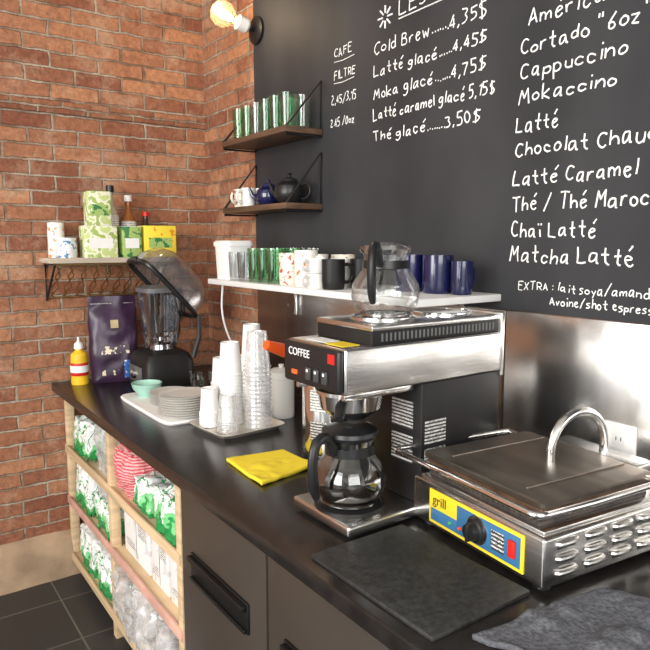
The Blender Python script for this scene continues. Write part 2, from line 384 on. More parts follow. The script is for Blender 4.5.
sp=G('steel_backsplash',(XW,0,0))
ys=[-2.1,-.75,.72,1.15,2.52]
for i in range(4):
    bx('panel',(-.008,ys[i]+.0015,CT+.002),(0,ys[i+1]-.0015,1.338),SPLASH,.001,sp)
bx('seam_strip',(-.011,.712,CT+.002),(-.008,.728,1.338),STEEL,.001,sp)
ol=G('wall_outlet',(XW-.008,.805,1.04))
bx('cover',(-.006,-.040,-.062),(-.0001,.040,.062),WHITE,.003,ol)
for dz in (-.025,.025):
    bx('socket',(-.008,-.016,dz-.014),(-.005,.016,dz+.014),WHITE,.002,ol)
    for dy in (-.006,.006): bx('slot',(-.0085,dy-.001,dz-.004),(-.0079,dy+.001,dz+.005),BLK,0,ol)

# ---------------------------------------------------------------- counter
ct=G('counter',(0,0,0))
bx('worktop',(.655,-1.2,.862),(XW,YB,CT),CTOP,.004,ct)
bx('cabinet_body',(.715,-1.2,.10),(XW,1.70,.862),CAB,.002,ct)
bx('toe_kick',(.76,-1.2,0),(XW,1.70,.10),BLK,0,ct)
bx('edge_rail',(.70,-1.2,.835),(.715,1.70,.861),mat('bronze_rail',(.13,.10,.075),.35,.6),.002,ct)
for a,b in ((1.215,1.695),(.72,1.205),(.225,.71),(-.27,.215),(-.8,-.28)):
    bx('door_front',(.697,a,.13),(.715,b,.83),CAB,.003,ct)
    c=(a+b)/2
    bx('pull_plate',(.690,c-.165,.585),(.697,c+.165,.665),CAB2,.003,ct)
    bx('pull_lip',(.676,c-.160,.645),(.690,c+.160,.660),CAB2,.003,ct)
    bx('pull_bottom',(.682,c-.160,.588),(.690,c+.160,.598),CAB2,.002,ct)

su=G('under_counter_shelving',(0,0,0))
for y in (1.712,2.375,2.985):
    bx('post_front',(.70,y,0),(.735,y+.035,.861),PINE,.002,su)
    bx('post_back',(1.36,y,0),(1.395,y+.035,.861),PINE,.002,su)
PINK=mat('pinkish_wood',(.58,.33,.26),.6,var=.15)
for z,mm in ((.10,PINE),(.37,PINK),(.61,PINE)):
    bx('shelf_board',(.705,1.714,z-.018),(1.39,3.018,z),PINE,.002,su)
    bx('shelf_edge',(.694,1.714,z-.030),(.704,3.018,z+.006),mm,.002,su)
bx('back_panel',(1.396,1.712,.02),(1.412,3.02,.861),PINE,0,su)

def sleeve_pack(loc,size,m,seed): return pillow('packaged_cup_sleeve',loc,size,m,.014,24,None,seed,.30)
def cups_in_bag(loc,size,seed,n=3):
    g=G('bagged_cups',loc)
    pillow('bag',(0,0,0),size,BAGP,.020,15,g,seed,.4)
    for j in range(n):
        yy=(j-(n-1)/2)*size[1]*.27; rr=min(.038,size[1]*.14)
        pr=[(0,0),(rr*.8,0)]
        for q in range(6): pr+=[(rr*.9,.012+q*.02),(rr,.014+q*.02),(rr*.86,.018+q*.02)]
        pr+=[(rr*.8,.15),(0,.15)]
        lathe('cup_sleeve',[(a,b*size[2]/.19) for a,b in pr],PAPER,(-.01,yy,.015),g,20)
cups_in_bag((.80,2.53,.61),(.16,.20,.19),1,2); sleeve_pack((.79,2.80,.61),(.16,.24,.14),GPACK,2)
sleeve_pack((.79,2.53,.37),(.16,.22,.12),GPACK,3); sleeve_pack((.80,2.53,.500),(.15,.20,.07),BAGP,3.4); sleeve_pack((.79,2.80,.37),(.16,.23,.17),GPACK,4)
sleeve_pack((.79,2.53,.10),(.16,.22,.17),GPACK,5); sleeve_pack((.79,2.80,.10),(.16,.23,.16),GPACK,6)
pillow('red_net_bag',(.785,2.25,.61),(.16,.18,.16),RPACK,.015,20,None,8,.5)
sleeve_pack((.78,2.05,.61),(.15,.16,.10),GPACK,9); sleeve_pack((.785,1.855,.61),(.15,.16,.13),GPACK,10)
def carton(name,a,b):
    g=G(name,(a[0],a[1],a[2])); s=[b[i]-a[i] for i in range(3)]
    bx('carton_body',(0,0,0),s,BOXW,.003,g)
    bx('flap_seam',(-.001,s[1]*.5-.001,.01),(0,s[1]*.5+.001,s[2]-.01),BLK,0,g)
    bx('print_panel',(-.0015,s[1]*.12,s[2]*.55),(-.0005,s[1]*.42,s[2]*.85),LABEL,0,g)
    bx('print_panel',(-.0015,s[1]*.58,s[2]*.18),(-.0005,s[1]*.88,s[2]*.32),LABEL,0,g)
    bx('tape',(0.002,s[1]/2-.02,s[2]),(s[0]-.002,s[1]/2+.02,s[2]+.001),PAPER,0,g)
carton('cup_carton',(.74,2.09,.37),(.92,2.35,.56)); carton('cup_carton',(.74,1.92,.37),(.92,2.07,.57)); carton('cup_carton',(.74,1.76,.37),(.92,1.90,.54))
cups_in_bag((.78,2.225,.10),(.20,.22,.20),20); cups_in_bag((.775,2.01,.10),(.21,.16,.21),21,2); cups_in_bag((.78,1.845,.10),(.20,.14,.19),22,2)

# ---------------------------------------------------------------- back wall shelf
bs=G('wire_bracket_shelf',(0,0,0))
bx('board',(.63,2.84,1.435),(1.17,YB-.001,1.457),LTW,.003,bs)
for x in (.655,1.14):
    tube('bracket',[(x,2.855,1.43),(x,YB-.006,1.43),(x,YB-.006,1.27),(x,2.855,1.43)],.005,BLK,bs,8)
for k in range(9):
    x=.660+k*.053
    tube('lattice',[(x,2.858,1.432),(x+.026,2.90,1.38),(x,2.96,1.33),(x+.02,YB-.008,1.285)],.0028,GOLD,bs,6)
    tube('lattice',[(x+.03,2.858,1.432),(x+.004,2.90,1.38),(x+.03,2.96,1.33),(x+.008,YB-.008,1.285)],.0028,GOLD,bs,6)
tube('rail',[(.65,2.857,1.43),(1.15,2.857,1.43)],.004,GOLD,bs,8)
tube('rail',[(.65,YB-.008,1.28),(1.15,YB-.008,1.28)],.004,GOLD,bs,8)
SZ=1.457
def boxitem(name,x,y,z,w,d,h,m,band=None,rz=0):
    g=G(name,(x,y,z),rz); bx('box',(-w/2,-d/2,0),(w/2,d/2,h),m,.002,g)
    bx('label',(-w*.36,-d/2-.001,h*.30),(w*.36,-d/2,h*.62),band or PAPER,0,g)
    bx('lid_flap',(-w/2+.002,-d/2+.002,h),(w/2-.002,d/2-.002,h+.0015),band or PAPER,0,g)
    return g
boxitem('tea_box',.85,2.90,SZ,.14,.085,.135,TEA,PAPER)
boxitem('tea_box',.85,2.90,SZ+.1368,.095,.08,.145,TEA,TEAG)
boxitem('tea_box',.985,2.90,SZ,.085,.085,.135,TEAG,PAPER)
boxitem('tea_box',1.115,2.90,SZ,.15,.085,.14,TEAY,TEAG)
def jar(name,x,y,z,r,h,m,lidm):
    g=G(name,(x,y,z))
    lathe('body',[(0,0),(r*.95,0),(r,.005),(r,h*.8),(r*.9,h*.86),(0,h*.86)],m,(0,0,0),g)
    lathe('lid',[(0,h*.86),(r*.96,h*.86),(r*.96,h),(0,h)],lidm,(0,0,0),g)
jar('tea_tin',.715,2.90,SZ,.042,.085,speckmat('blue_tin',(.10,.25,.45),(.8,.8,.78),40,.42),WHITE)
jar('tea_tin',.695,2.985,SZ,.035,.15,speckmat('orange_tin',(.75,.30,.12),(.82,.80,.76),40,.42),WHITE)
def syrup(x,y,z,m,capm,h=.27,r=.034):
    g=G('syrup_bottle',(x,y,z))
    lathe('bottle',[(0,0),(r,0),(r,h*.55),(r*.8,h*.66),(r*.38,h*.76),(r*.36,h*.92),(r*.42,h*.93),(r*.42,h*.95),(0,h*.95)],m,(0,0,0),g)
    lathe('cap',[(0,h*.93),(r*.5,h*.93),(r*.5,h*1.03),(0,h*1.03)],capm,(0,0,0),g)
    lathe('label',[(r*1.01,h*.35),(r*1.02,h*.35),(r*1.02,h*.60),(r*1.01,h*.60)],LABEL,(0,0,0),g)
syrup(.935,2.985,SZ,mat('pale_glass',(.45,.42,.33),.1,var=.1),BLK,.31); syrup(1.015,2.985,SZ,AMBER,PAPER,.27); syrup(1.095,2.985,SZ,mat('dark_syrup',(.05,.03,.02),.1),RED,.20)

# ---------------------------------------------------------------- wooden triangle shelves on the chalkboard
def tri_shelf(z,bh):
    g=G('triangle_bracket_shelf',(0,0,0)); xb=XW-.0115
    bx('board',(1.255,2.01,z-.022),(xb,2.51,z),DARKW,.003,g)
    for y in (2.016,2.504):
        tube('bracket',[(xb-.005,y,z-.028),(xb-.005,y,z+bh),(1.262,y,z-.002),(1.262,y,z-.028)],.005,BLK,g,8,closed=True)
tri_shelf(1.935,.17); tri_shelf(1.665,.185)
def tumbler(x,y,z,r,h,m,name='drinking_glass'):
    lathe(name,[(0,0),(r*.78,0),(r*.82,.004),(r,h),(r-.003,h),(r*.80,.012),(0,.012)],m,(x,y,z),None,24)
for i in range(6):
    for k,x in enumerate((1.305,1.375)):
        y=2.075+i*.073
        if i<2: m=GLASS if k else GGRN
        else: m=GGRN if (i+k)%3 else GLASS
        tumbler(x,y,1.935,.030,.125,m)
def mug(name,x,y,z,r,h,m,ang=200,inner=None):
    g=G(name,(x,y,z),math.radians(ang))
    lathe('body',[(0,0),(r*.88,0),(r*.95,.004),(r,h*.3),(r,h),(r-.005,h),(r-.006,.012),(0,.010)],m,(0,0,0),g)
    tube('handle',smoothpts([(r-.003,0,h*.80),(r+.018,0,h*.84),(r+.030,0,h*.65),(r+.030,0,h*.42),(r+.016,0,h*.22),(r-.003,0,h*.24)],1),.0055,m,g,8)
    return g
def teapot(x,y,z,s,m,ang):
    g=G('teapot',(x,y,z),math.radians(ang))
    lathe('body',[(0,0),(.035*s,0),(.055*s,.02*s),(.062*s,.045*s),(.055*s,.072*s),(.032*s,.09*s),(0,.092*s)],m,(0,0,0),g)
    lathe('lid',[(0.034*s,.088*s),(.03*s,.098*s),(.008*s,.106*s),(.007*s,.112*s),(.011*s,.12*s),(0,.124*s)],m,(0,0,0),g)
    tube('spout',[(.05*s,0,.03*s),(.075*s,0,.05*s),(.09*s,0,.085*s)],[.014*s,.010*s,.006*s],m,g,10)
    tube('handle',smoothpts([(-.05*s,0,.075*s),(-.08*s,0,.082*s),(-.094*s,0,.05*s),(-.078*s,0,.022*s),(-.055*s,0,.02*s)],1),.006*s,m,g,8)
teapot(1.335,2.265,1.665,.85,BLUE,150); teapot(1.335,2.11,1.665,.95,BLK,120)
mug('coffee_mug',1.31,2.44,1.665,.032,.075,FLORAL,200); mug('coffee_mug',1.385,2.42,1.665,.032,.08,CERAM,170)
mug('coffee_mug',1.30,2.365,1.665,.030,.075,CERAM,190)

g=G('wall_sconce_bulb',(XW-.0105,2.484,2.40))
lathe('backplate',[(0,0),(.055,0),(.055,.012),(.03,.022),(0,.022)],BLK,parent=g,mw=Matrix.Rotation(-math.pi/2,4,'Y'))
tube('arm',[(-.02,0,0),(-.05,0,0),(-.075,0,.008)],.009,BLK,g,10)
dirm=Matrix.Translation((-.045,0,.005))@Matrix.Rotation(math.radians(-75),4,'Y')
lathe('socket',[(0,0),(.022,0),(.030,.01),(.030,.05),(.018,.055),(0,.055)],WHITE,parent=g,mw=dirm)
lathe('globe_bulb',[(.012,.05),(.016,.062),(.035,.08),(.050,.105),(.050,.130),(.037,.155),(.015,.167),(0,.170)],thin('bulb_glass',(1,.93,.8),base=.12,diff=.12,dcol=(1,.85,.6)),parent=g,mw=dirm,seg=24)
lathe('filament',[(0,.06),(.006,.065),(.016,.09),(.018,.12),(.008,.138),(0,.14)],BULBM,parent=g,mw=dirm,seg=16)

# ---------------------------------------------------------------- white shelf with mugs
ws2=G('white_wall_shelf',(0,0,0)); WZ=1.382
bx('board',(1.10,1.165,WZ-.020),(XW-.0105,2.34,WZ),WLAM,.003,ws2)
for y in (1.30,2.20):
    bx('bracket_arm',(1.15,y-.008,WZ-.032),(XW-.0105,y+.008,WZ-.0202),CHROME,.001,ws2)
    bx('bracket_leg',(XW-.020,y-.008,WZ-.15),(XW-.0105,y+.008,WZ-.032),CHROME,.001,ws2)
g=G('white_canister',(1.18,2.275,WZ)); loft('tub',[rrect(.105,.10,0,6),rrect(.115,.112,.125,6)],WHITE,g); loft('lid',[rrect(.125,.122,.125,6),rrect(.125,.122,.140,6),rrect(.11,.11,.147,6)],WHITE,g)
for y in (2.18,2.11):
    for x in (1.145,1.22,1.295): tumbler(x,y,WZ,.033,.105,GLASS)
for y in (2.045,1.98,1.915):
    for x in (1.15,1.225,1.30): tumbler(x,y,WZ,.031,.12,GGRN if (x<1.28) else GLASS)
mug('coffee_mug',1.165,1.835,WZ,.040,.105,FLORAL,60); mug('coffee_mug',1.27,1.835,WZ,.04,.10,CERAM,270)
mug('coffee_mug',1.165,1.745,WZ,.038,.115,speckmat('orange_mug',(.55,.2,.05),(.78,.76,.70),25,.38),300); mug('coffee_mug',1.31,1.74,WZ,.04,.10,FLORAL,270)
mug('espresso_cup',1.145,1.655,WZ,.034,.045,CERAM,190); mug('espresso_cup',1.145,1.655,WZ+.046,.034,.045,CERAM,190)
for (x,y) in ((1.15,1.575),(1.235,1.65),(1.245,1.56)):
    mug('coffee_mug',x,y,WZ,.035,.09,BLKM if x<1.2 or y<1.6 else CERAM,350)
mug('coffee_mug',1.285,1.385,WZ,.043,.105,BLUE,10); mug('coffee_mug',1.30,1.290,WZ,.043,.105,BLUE,10); mug('coffee_mug',1.315,1.215,WZ,.030,.09,BLUE,10)

# ---------------------------------------------------------------- far-end items
g=G('honey_squeeze_bottle',(.755,2.94,CT))
lathe('bottle',[(0,0),(.036,0),(.038,.01),(.034,.06),(.037,.10),(.034,.135),(.016,.15),(.014,.16),(0,.16)],HONEY,(0,0,0),g)
lathe('label',[(.0365,.04),(.0375,.042),(.0375,.095),(.037,.097)],RED,(0,0,0),g)
lathe('label_band',[(.0378,.055),(.039,.055),(.039,.085),(.0378,.085)],PAPER,(0,0,0),g)
lathe('cap',[(0,.158),(.02,.158),(.018,.18),(.006,.19),(.004,.21),(0,.21)],PAPER,(0,0,0),g)
g=G('coffee_bag',(.905,2.925,CT),math.radians(-10))
R=[]
def bag_d(z):
    K=((0,.085),(.02,.11),(.12,.115),(.22,.09),(.30,.05),(.34,.016),(.39,.008))
    for (a,da),(b,db) in zip(K,K[1:]):
        if z<=b: return da+(db-da)*(z-a)/(b-a)
    return .008
for i in range(27):
    z=.385*i/26
    w=.20+.012*math.sin(z*8)
    ring=rrect(w,bag_d(z),z,2.6 if z>.02 else 3.5,48)
    R.append([p+Vector((noise.noise(p*12)*.006,noise.noise(p*16+Vector((3,0,0)))*.012*min(1,z*8),0)) for p in ring])
loft('pouch',R,NAVY,g)
bx('seal_strip',(-.095,-.0095,.350),(.095,-.0065,.354),CHROME,0,g)
def lab(name,x0,x1,z0,z1,m):
    bm=bmesh.new(); n=8; V=[]
    for i in range(n+1):
        for j in range(5):
            z=z0+(z1-z0)*i/n; x=x0+(x1-x0)*j/4
            dd=bag_d(z)/2*(max(0,1-abs(x/.105)**2.6))**(1/2.6)
            p=Vector((x,-dd,z)); p.y+=noise.noise(p*16+Vector((3,0,0)))*.012*min(1,z*8)-.004
            V.append(bm.verts.new(p))
    for i in range(n):
        for j in range(4): a=i*5+j; bm.faces.new((V[a],V[a+1],V[a+6],V[a+5]))
    return finish(bm,name,m,g)
SCRIPT=speckmat('bag_lettering',(.66,.56,.40),(.040,.018,.045),80,.44,stretch=(.7,1,.5))
lab('lettering',-.06,.06,.13,.165,SCRIPT); lab('emblem',-.015,.018,.245,.28,mat('gold_emblem',(.45,.35,.20),.4)); lab('blue_label',.035,.07,.02,.10,speckmat('blue_lab',(.8,.8,.8),(.05,.16,.5),90,.40)); lab('fineprint',-.06,.02,.035,.06,SCRIPT)
# blender with raised sound cover
g=G('countertop_blender',(1.04,2.70,CT))
loft('motor_base',[rrect(.22,.24,0,7),rrect(.23,.25,.02,7),rrect(.22,.24,.12,7),rrect(.19,.21,.150,6),rrect(.14,.14,.165,4)],BLKM,g)
bx('control_panel',(-.118,-.07,.03),(-.111,.07,.10),mat('panel_grey',(.10,.10,.10),.4),.003,g)
lathe('dial',[(0,0),(.02,0),(.018,.015),(0,.015)],CHROME,parent=g,mw=Matrix.Translation((-.118,0,.065))@Matrix.Rotation(-math.pi/2,4,'Y'))
loft('jar',[rrect(.12,.12,.165,4),rrect(.135,.135,.23,4),rrect(.17,.17,.40,4),rrect(.172,.172,.42,4),rrect(.16,.16,.42,4),rrect(.125,.125,.24,4)],SMOKE,g,cap=False)
lathe('blade_hub',[(0,.165),(.05,.165),(.045,.185),(.012,.20),(.008,.215),(0,.215)],CHROME,(0,0,0),g)
for a in range(4):
    c,s=math.cos(a*1.57),math.sin(a*1.57); tube('blade',[(0,0,.207),(.03*c,.03*s,.212),(.04*c,.04*s,.225)],.003,CHROME,g,6)
loft('jar_lid',[rrect(.176,.176,.412,4),rrect(.178,.178,.43,4),rrect(.12,.12,.438,4)],mat('grey_lid',(.12,.12,.125),.4),g)
tube('jar_handle',smoothpts([(.080,.03,.40),(.125,.05,.395),(.13,.05,.30),(.070,.03,.25)],1),.011,BLK,g,10)
for y in (-.115,.115): tube('hinge_arm',[(.10,y,.13),(.13,y,.22),(.13,y,.31)],.010,BLK,g,10)
X=Vector((-.68,0,.73)); Z=Vector((.73,0,.68)); Y=Z.cross(X)
M=Matrix(((X.x,Y.x,Z.x,.13),(X.y,Y.y,Z.y,0),(X.z,Y.z,Z.z,.30),(0,0,0,1)))
def sh(w,d,z,e=5): return rrect(w,d,z,e,40,.17,0)
SMK2=thin('cover_plastic',(.82,.83,.85),base=.16,k=.4,rough=.08,diff=.09,dcol=(.5,.5,.52))
loft('sound_cover',[sh(.33,.25,0),sh(.32,.24,.06),sh(.28,.21,.11,4),sh(.20,.15,.135,3.5),sh(.05,.04,.14,2)],SMK2,g,cap=False,mw=M)
fr=[p for p in rrect(.335,.255,0,5,40,.17,0)]
o=tube('cover_rim',fr,.011,BLK,g,8,closed=True); o.matrix_local=M
bx('cover_latch',(.325,-.03,-.012),(.355,.03,.012),BLK,.004,g,mw=M)
# plates
g=G('folded_white_cloth',(.0,0,CT))
loft('cloth_layer',[rrect(.22,.52,0.000,8,48,.915,2.32),rrect(.225,.53,.006,8,48,.915,2.32),rrect(.215,.52,.012,8,48,.915,2.32)],PAPER,g)
pr=[(0,0.0)]; n=9
for i in range(n):
    z=i*.0085; pr+=[(.055,z),(.060,z+.003),(.089,z+.009),(.092,z+.0115),(.084,z+.0112),(.062,z+.0084)]
pr+=[(.055,n*.0085),(0,n*.0085)]
lathe('saucer_stack',pr,CERAM,(.905,2.14,CT+.012),None,40)
lathe('saucer_stack',[(r*.85,z*.6) for r,z in pr],CERAM,(.93,2.33,CT+.012),None,40)
lathe('small_bowl',[(0,0),(.03,0),(.034,.008),(.055,.035),(.060,.055),(.056,.055),(.045,.03),(.025,.012),(0,.010)],MINT,(.895,2.49,CT+.012),None,32)
for x,y,r,h in ((1.12,2.52,.033,.075),(1.17,2.44,.034,.095),(1.09,2.42,.03,.07)): tumbler(x,y,CT,r,h,GLASS)
g=G('serving_tray',(1.0,1.925,CT),math.radians(5))
loft('tray',[rrect(.22,.21,0,8,48),rrect(.25,.245,.014,8,48),rrect(.256,.25,.016,8,48),rrect(.244,.238,.016,8,48),rrect(.215,.205,.005,8,48)],mat('steel_tray',(.75,.7,.62),.3,.5),g)
def cupstack(x,y,z,rr,rb,h,n,pitch,m,name='paper_cup_stack'):
    pr=[(rr-.002,0)]
    for i in range(n):
        z0=i*pitch; pr+=[(rr,z0+.001),(rr,z0+.004),(rr-.003,z0+.005),(rr-.003-(rr-rb)*pitch/h,z0+pitch-.0005)]
    z0=(n-1)*pitch; pr+=[(rb+.001,z0+h),(rb-.002,z0+h),(rb-.003,z0+h-.006),(0,z0+h-.006)]
    lathe(name,pr,m,(x,y,z),None,32)
cupstack(1.055,1.875,CT+.006,.047,.032,.12,15,.0145,CLRP,'plastic_cup_stack')
cupstack(1.00,1.965,CT+.006,.043,.030,.11,15,.0122,PAPER)
cupstack(.945,1.880,CT+.006,.036,.025,.09,5,.008,CLRP,'plastic_cup_stack')
cupstack(.925,1.975,CT+.006,.036,.026,.085,6,.009,PAPER)
cupstack(1.17,2.12,CT,.043,.030,.12,17,.0125,PAPER)
cupstack(1.09,2.22,CT,.040,.028,.10,9,.011,PAPER)
lathe('sugar_canister',[(0,0),(.045,0),(.047,.005),(.047,.14),(.049,.142),(.049,.165),(.03,.175),(.008,.178),(.01,.19),(0,.192)],CERAM,(1.20,1.96,CT),None,32)
tube('power_cable',smoothpts([(1.17,2.35,1.36),(1.165,2.36,1.25),(1.20,2.38,1.15),(1.26,2.40,1.05),(1.30,2.40,.93),(1.32,2.38,.904)],2),.004,WHITE,None,8)

# ---------------------------------------------------------------- yellow cloth, slate, towel
def cloth(name,quad,z,m,n=60,amp=.004,freq=14,th=.004,edge=0.0,seed=0):
    q=[Vector(p) for p in quad]; c=sum(q,Vector((0,0)))/4
    bm=bmesh.new(); V=[]
    for i in range(n+1):
        for j in range(n+1):
            u=i/n; v=j/n
            p=(q[0]*(1-u)+q[1]*u)*(1-v)+(q[3]*(1-u)+q[2]*u)*v
            nn=Vector((p.x*freq+seed,p.y*freq,seed)); e=noise.noise(nn*.6)*edge
            p=p+(p-c)*e
            h=max(0,noise.noise(nn)*amp+noise.noise(nn*2.3)*amp*.5)
            V.append(bm.verts.new((p.x-c.x,p.y-c.y,h)))
    for i in range(n):
        for j in range(n):
            a=i*(n+1)+j; bm.faces.new((V[a],V[a+n+1],V[a+n+2],V[a+1]))
    bmesh.ops.recalc_face_normals(bm,faces=bm.faces)
    if sum((f.normal.z for f in bm.faces))<0: bmesh.ops.reverse_faces(bm,faces=bm.faces)
    o=finish(bm,name,m,None,loc=(c.x,c.y,z),recalc=False); s=o.modifiers.new('thick','SOLIDIFY'); s.thickness=th; s.offset=1
    return o
cloth('yellow_cleaning_cloth',[(.81,1.625),(.795,1.40),(.985,1.44),(.985,1.60)],CT+.001,YEL,amp=.006,freq=13,th=.010,edge=.05,seed=3)
cloth('charcoal_towel',[(.745,.64),(.80,.33),(1.12,.42),(1.045,.61)],CT+.001,TOWEL,amp=.016,freq=17,th=.009,edge=.08,seed=9)
bx('slate_cutting_board',(.683,.672,CT),(.925,1.010,CT+.010),SLATE,.003)

# ---------------------------------------------------------------- coffee decanter
def decanter(loc,rz,coffee,nm='coffee_decanter',sc=1):
    g=G(nm,loc,rz); g.scale=(sc,sc,sc)
    lathe('glass_bowl',[(0,0),(.052,0),(.060,.004),(.074,.028),(.079,.046),(.076,.070),(.062,.094),(.050,.107),(.047,.120),(.052,.142),(.055,.152),(.053,.152),(.045,.120),(.060,.093),(.074,.069),(.077,.046),(.072,.029),(.058,.006),(0,.003)],GLASS,(0,0,0),g,40)
    if coffee: lathe('coffee',[(0,.004),(.056,.006),(.0705,.029),(.0755,.046),(.0725,.070),(.067,.080),(0,.080)],COFFEE,(0,0,0),g,40)
    lathe('collar_band',[(.049,.108),(.053,.108),(.052,.126),(.0485,.126)],BLK,(0,0,0),g,40)
    lathe('rim_cover',[(.056,.142),(.060,.150),(.058,.158),(.030,.166),(0,.167)],BLK if coffee else thin('lid_clear',(.85,.85,.85),base=.2),(0,0,0),g,40)
    H=smoothpts([(-.050,0,.117),(-.072,0,.155),(-.105,0,.158),(-.118,0,.130),(-.120,0,.090),(-.112,0,.050),(-.106,0,.038)],1)
    tube('handle',H,[.011]*3+[.012]*(len(H)-6)+[.010,.009,.008],BLK,g,12,flat=.8)
    tube('spout_lip',[(.050,0,.142),(.066,0,.152),(.072,0,.158)],[.012,.008,.004],GLASS,g,10)
    lathe('base_ring',[(.052,0),(.056,.0),(.062,.006),(.058,.007)],CHROME,(0,0,0),g,40)
    return g

# ---------------------------------------------------------------- drip coffee brewer
BX,BY=.775,1.02
g=G('drip_coffee_brewer',(BX,BY,CT))
for x in (.05,.43):
    for y in (.03,.18): lathe('foot',[(0,0),(.014,0),(.012,.008),(0,.008)],BLK,(x,y,0),g,16)
bx('base_deck',(.010,0,.008),(.475,.215,.032),STEEL,.006,g,seg=3)
lathe('warmer_plate',[(0,.032),(.080,.032),(.080,.038),(.074,.039),(.072,.037),(0,.037)],BLKM,(.092,.1045,0),g,40)
bx('column',(.215,.002,.032),(.472,.213,.312),BLKM,.004,g)
bx('column_label',(.2135,.03,.20),(.2149,.10,.265),LABELB,0,g); bx('column_label',(.2135,.03,.12),(.2149,.10,.185),LABELB,0,g)
bx('side_label',(.225,.0005,.17),(.290,.0018,.225),LABELB,0,g); bx('side_label',(.225,.0005,.12),(.290,.0018,.16),LABEL,0,g)
bx('head_shell',(.0,0,.312),(.478,.215,.408),STEEL,.005,g,seg=3)
bx('front_panel',(-.014,.004,.316),(0,.211,.406),BLK,.006,g,seg=3)
SWG=mat('switch_grey',(.05,.05,.05),.3)
for y in (.040,.070,.100): 
    bx('rocker_switch',(-.020,y,.330),(-.013,y+.018,.358),SWG,.003,g); bx('switch_mark',(-.0205,y+.006,.348),(-.0198,y+.012,.354),PAPER,0,g)
bx('indicator',(-.017,.155,.335),(-.013,.175,.345),mat('lamp_amber',(.8,.1,.02),.3,emit=.5),.001,g)
bx('badge',(-.0155,.018,.376),(-.0141,.040,.396),RED,0,g)
pt=bpy.data.curves.new('panel_lettering','FONT'); pt.body='COFFEE'; pt.size=.024; pt.extrude=.0004; pt.materials.append(PAPER)
po_=bpy.data.objects.new('panel_lettering',pt); COL.objects.link(po_); po_.parent=g; po_.matrix_local=Matrix(((0,0,-1,-.0146),(-1,0,0,.190),(0,1,0,.377),(0,0,0,1)))
bx('spray_head',(.04,.045,.300),(.16,.165,.312),BLK,.003,g)
for y in (.022,.193): bx('funnel_rail',(.01,y-.006,.296),(.20,y+.006,.312),CHROME,.002,g)
lathe('brew_funnel',[(0,.229),(.008,.225),(.010,.230),(.045,.238),(.068,.258),(.074,.290),(.079,.292),(.079,.300),(.072,.300)],CHROME,(.095,.1065,0),g,40)
tube('funnel_handle',[(.035,.055,.285),(.012,.032,.280),(-.004,.016,.262)],[.011,.012,.010],BLK,g,10,flat=1.0)
bx('top_riser',(.075,.008,.408),(.475,.207,.446),BLKM,.003,g)
bx('riser_band',(.074,.006,.438),(.477,.209,.450),STEEL,.003,g)
VG=mat('vent_grey',(.12,.12,.12),.5)
for i in range(30): bx('vent',(.10+i*.012,.0072,.415),(.105+i*.012,.0078,.432),VG,0,g)
bx('rear_panel',(.470,-.002,.30),(.482,.217,.455),STEEL,.003,g)
for x in (.19,.375): lathe('upper_warmer',[(0,.450),(.074,.450),(.074,.456),(.068,.457),(.066,.455),(0,.455)],CHROME,(x,.1075,0),g,40)
bx('caution_label',(.015,.03,.4085),(.06,.09,.4095),YELP,0,g); bx('caution_text',(.02,.10,.4085),(.06,.17,.4095),LABEL,0,g)
decanter((BX+.092,BY+.1045,CT+.0378),math.radians(15),True,sc=1.07)
decanter((BX+.195,BY+.1075,CT+.4555),math.radians(35),False)

g=G('thermal_coffee_dispenser',(1.09,1.50,CT))
lathe('base_ring',[(0,0),(.088,0),(.088,.02),(0,.02)],BLK,(0,0,0),g)
lathe('steel_body',[(.084,.02),(.086,.03),(.086,.25),(.080,.262),(0,.262)],CHROME,(0,0,0),g,48)
lathe('top_cap',[(.082,.262),(.082,.285),(.06,.30),(.02,.306),(0,.306)],BLK,(0,0,0),g,40)
def curved_label(a0,a1,z0,z1,r,m):
    bm=bmesh.new(); n=12; V=[]
    for i in range(n+1):
        a=math.radians(a0+(a1-a0)*i/n)
        for z in (z0,z1): V.append(bm.verts.new((r*math.cos(a),r*math.sin(a),z)))
    for i in range(n): bm.faces.new((V[2*i],V[2*i+2],V[2*i+3],V[2*i+1]))
    finish(bm,'wrap_label',m,g)
curved_label(190,225,.15,.21,.0872,LABEL); curved_label(190,225,.06,.12,.0872,LABELB)
tube('lever_arm',[(0,0,.300),(-.06,.0,.315),(-.12,0,.318)],.012,BLK,g,10)
tube('lever_grip',[(-.12,0,.318),(-.17,-.01,.330),(-.23,-.02,.352)],[.015,.019,.013],ORANGE,g,12)
tube('spout',[(-.06,0,.285),(-.10,0,.28),(-.11,0,.25)],.010,BLK,g,10)

# ---------------------------------------------------------------- panini grill
g=G('panini_grill',(.935,.655,CT),math.radians(-6))
W,D=.375,.42
for x in (.03,D-.03):
    for y in (.03,W-.03): lathe('foot',[(0,0),(.016,0),(.013,.014),(0,.014)],BLK,(x,y,0),g,16)
bx('lower_housing',(0,0,.012),(D,W,.106),STEEL,.006,g,seg=3)
bx('panel_yellow',(-.0025,.045,.022),(0,.315,.096),YELP,.001,g)
bx('panel_blue',(-.0035,.052,.029),(-.0024,.225,.089),BLUP,.001,g)
bx('panel_blue',(-.0035,.225,.029),(-.0024,.308,.056),BLUP,.001,g)
lt=bpy.data.curves.new('logo','FONT'); lt.body='grill'; lt.size=.030; lt.extrude=.0004
lo=bpy.data.objects.new('logo_lettering',lt); COL.objects.link(lo); lt.materials.append(BLK)
lo.parent=g; lo.matrix_local=Matrix(((0,0,-1,-.0030),(-1,0,0,.303),(0,1,0,.066),(0,0,0,1)))
bx('scale_print',(-.0045,.092,.040),(-.0034,.125,.078),LABELB,0,g)
KM=Matrix.Translation((-.0035,.165,.060))@Matrix.Rotation(-math.pi/2,4,'Y')
lathe('dial_ring',[(0,0),(.029,0),(.029,.0015),(0,.0015)],CHROME,parent=g,mw=KM)
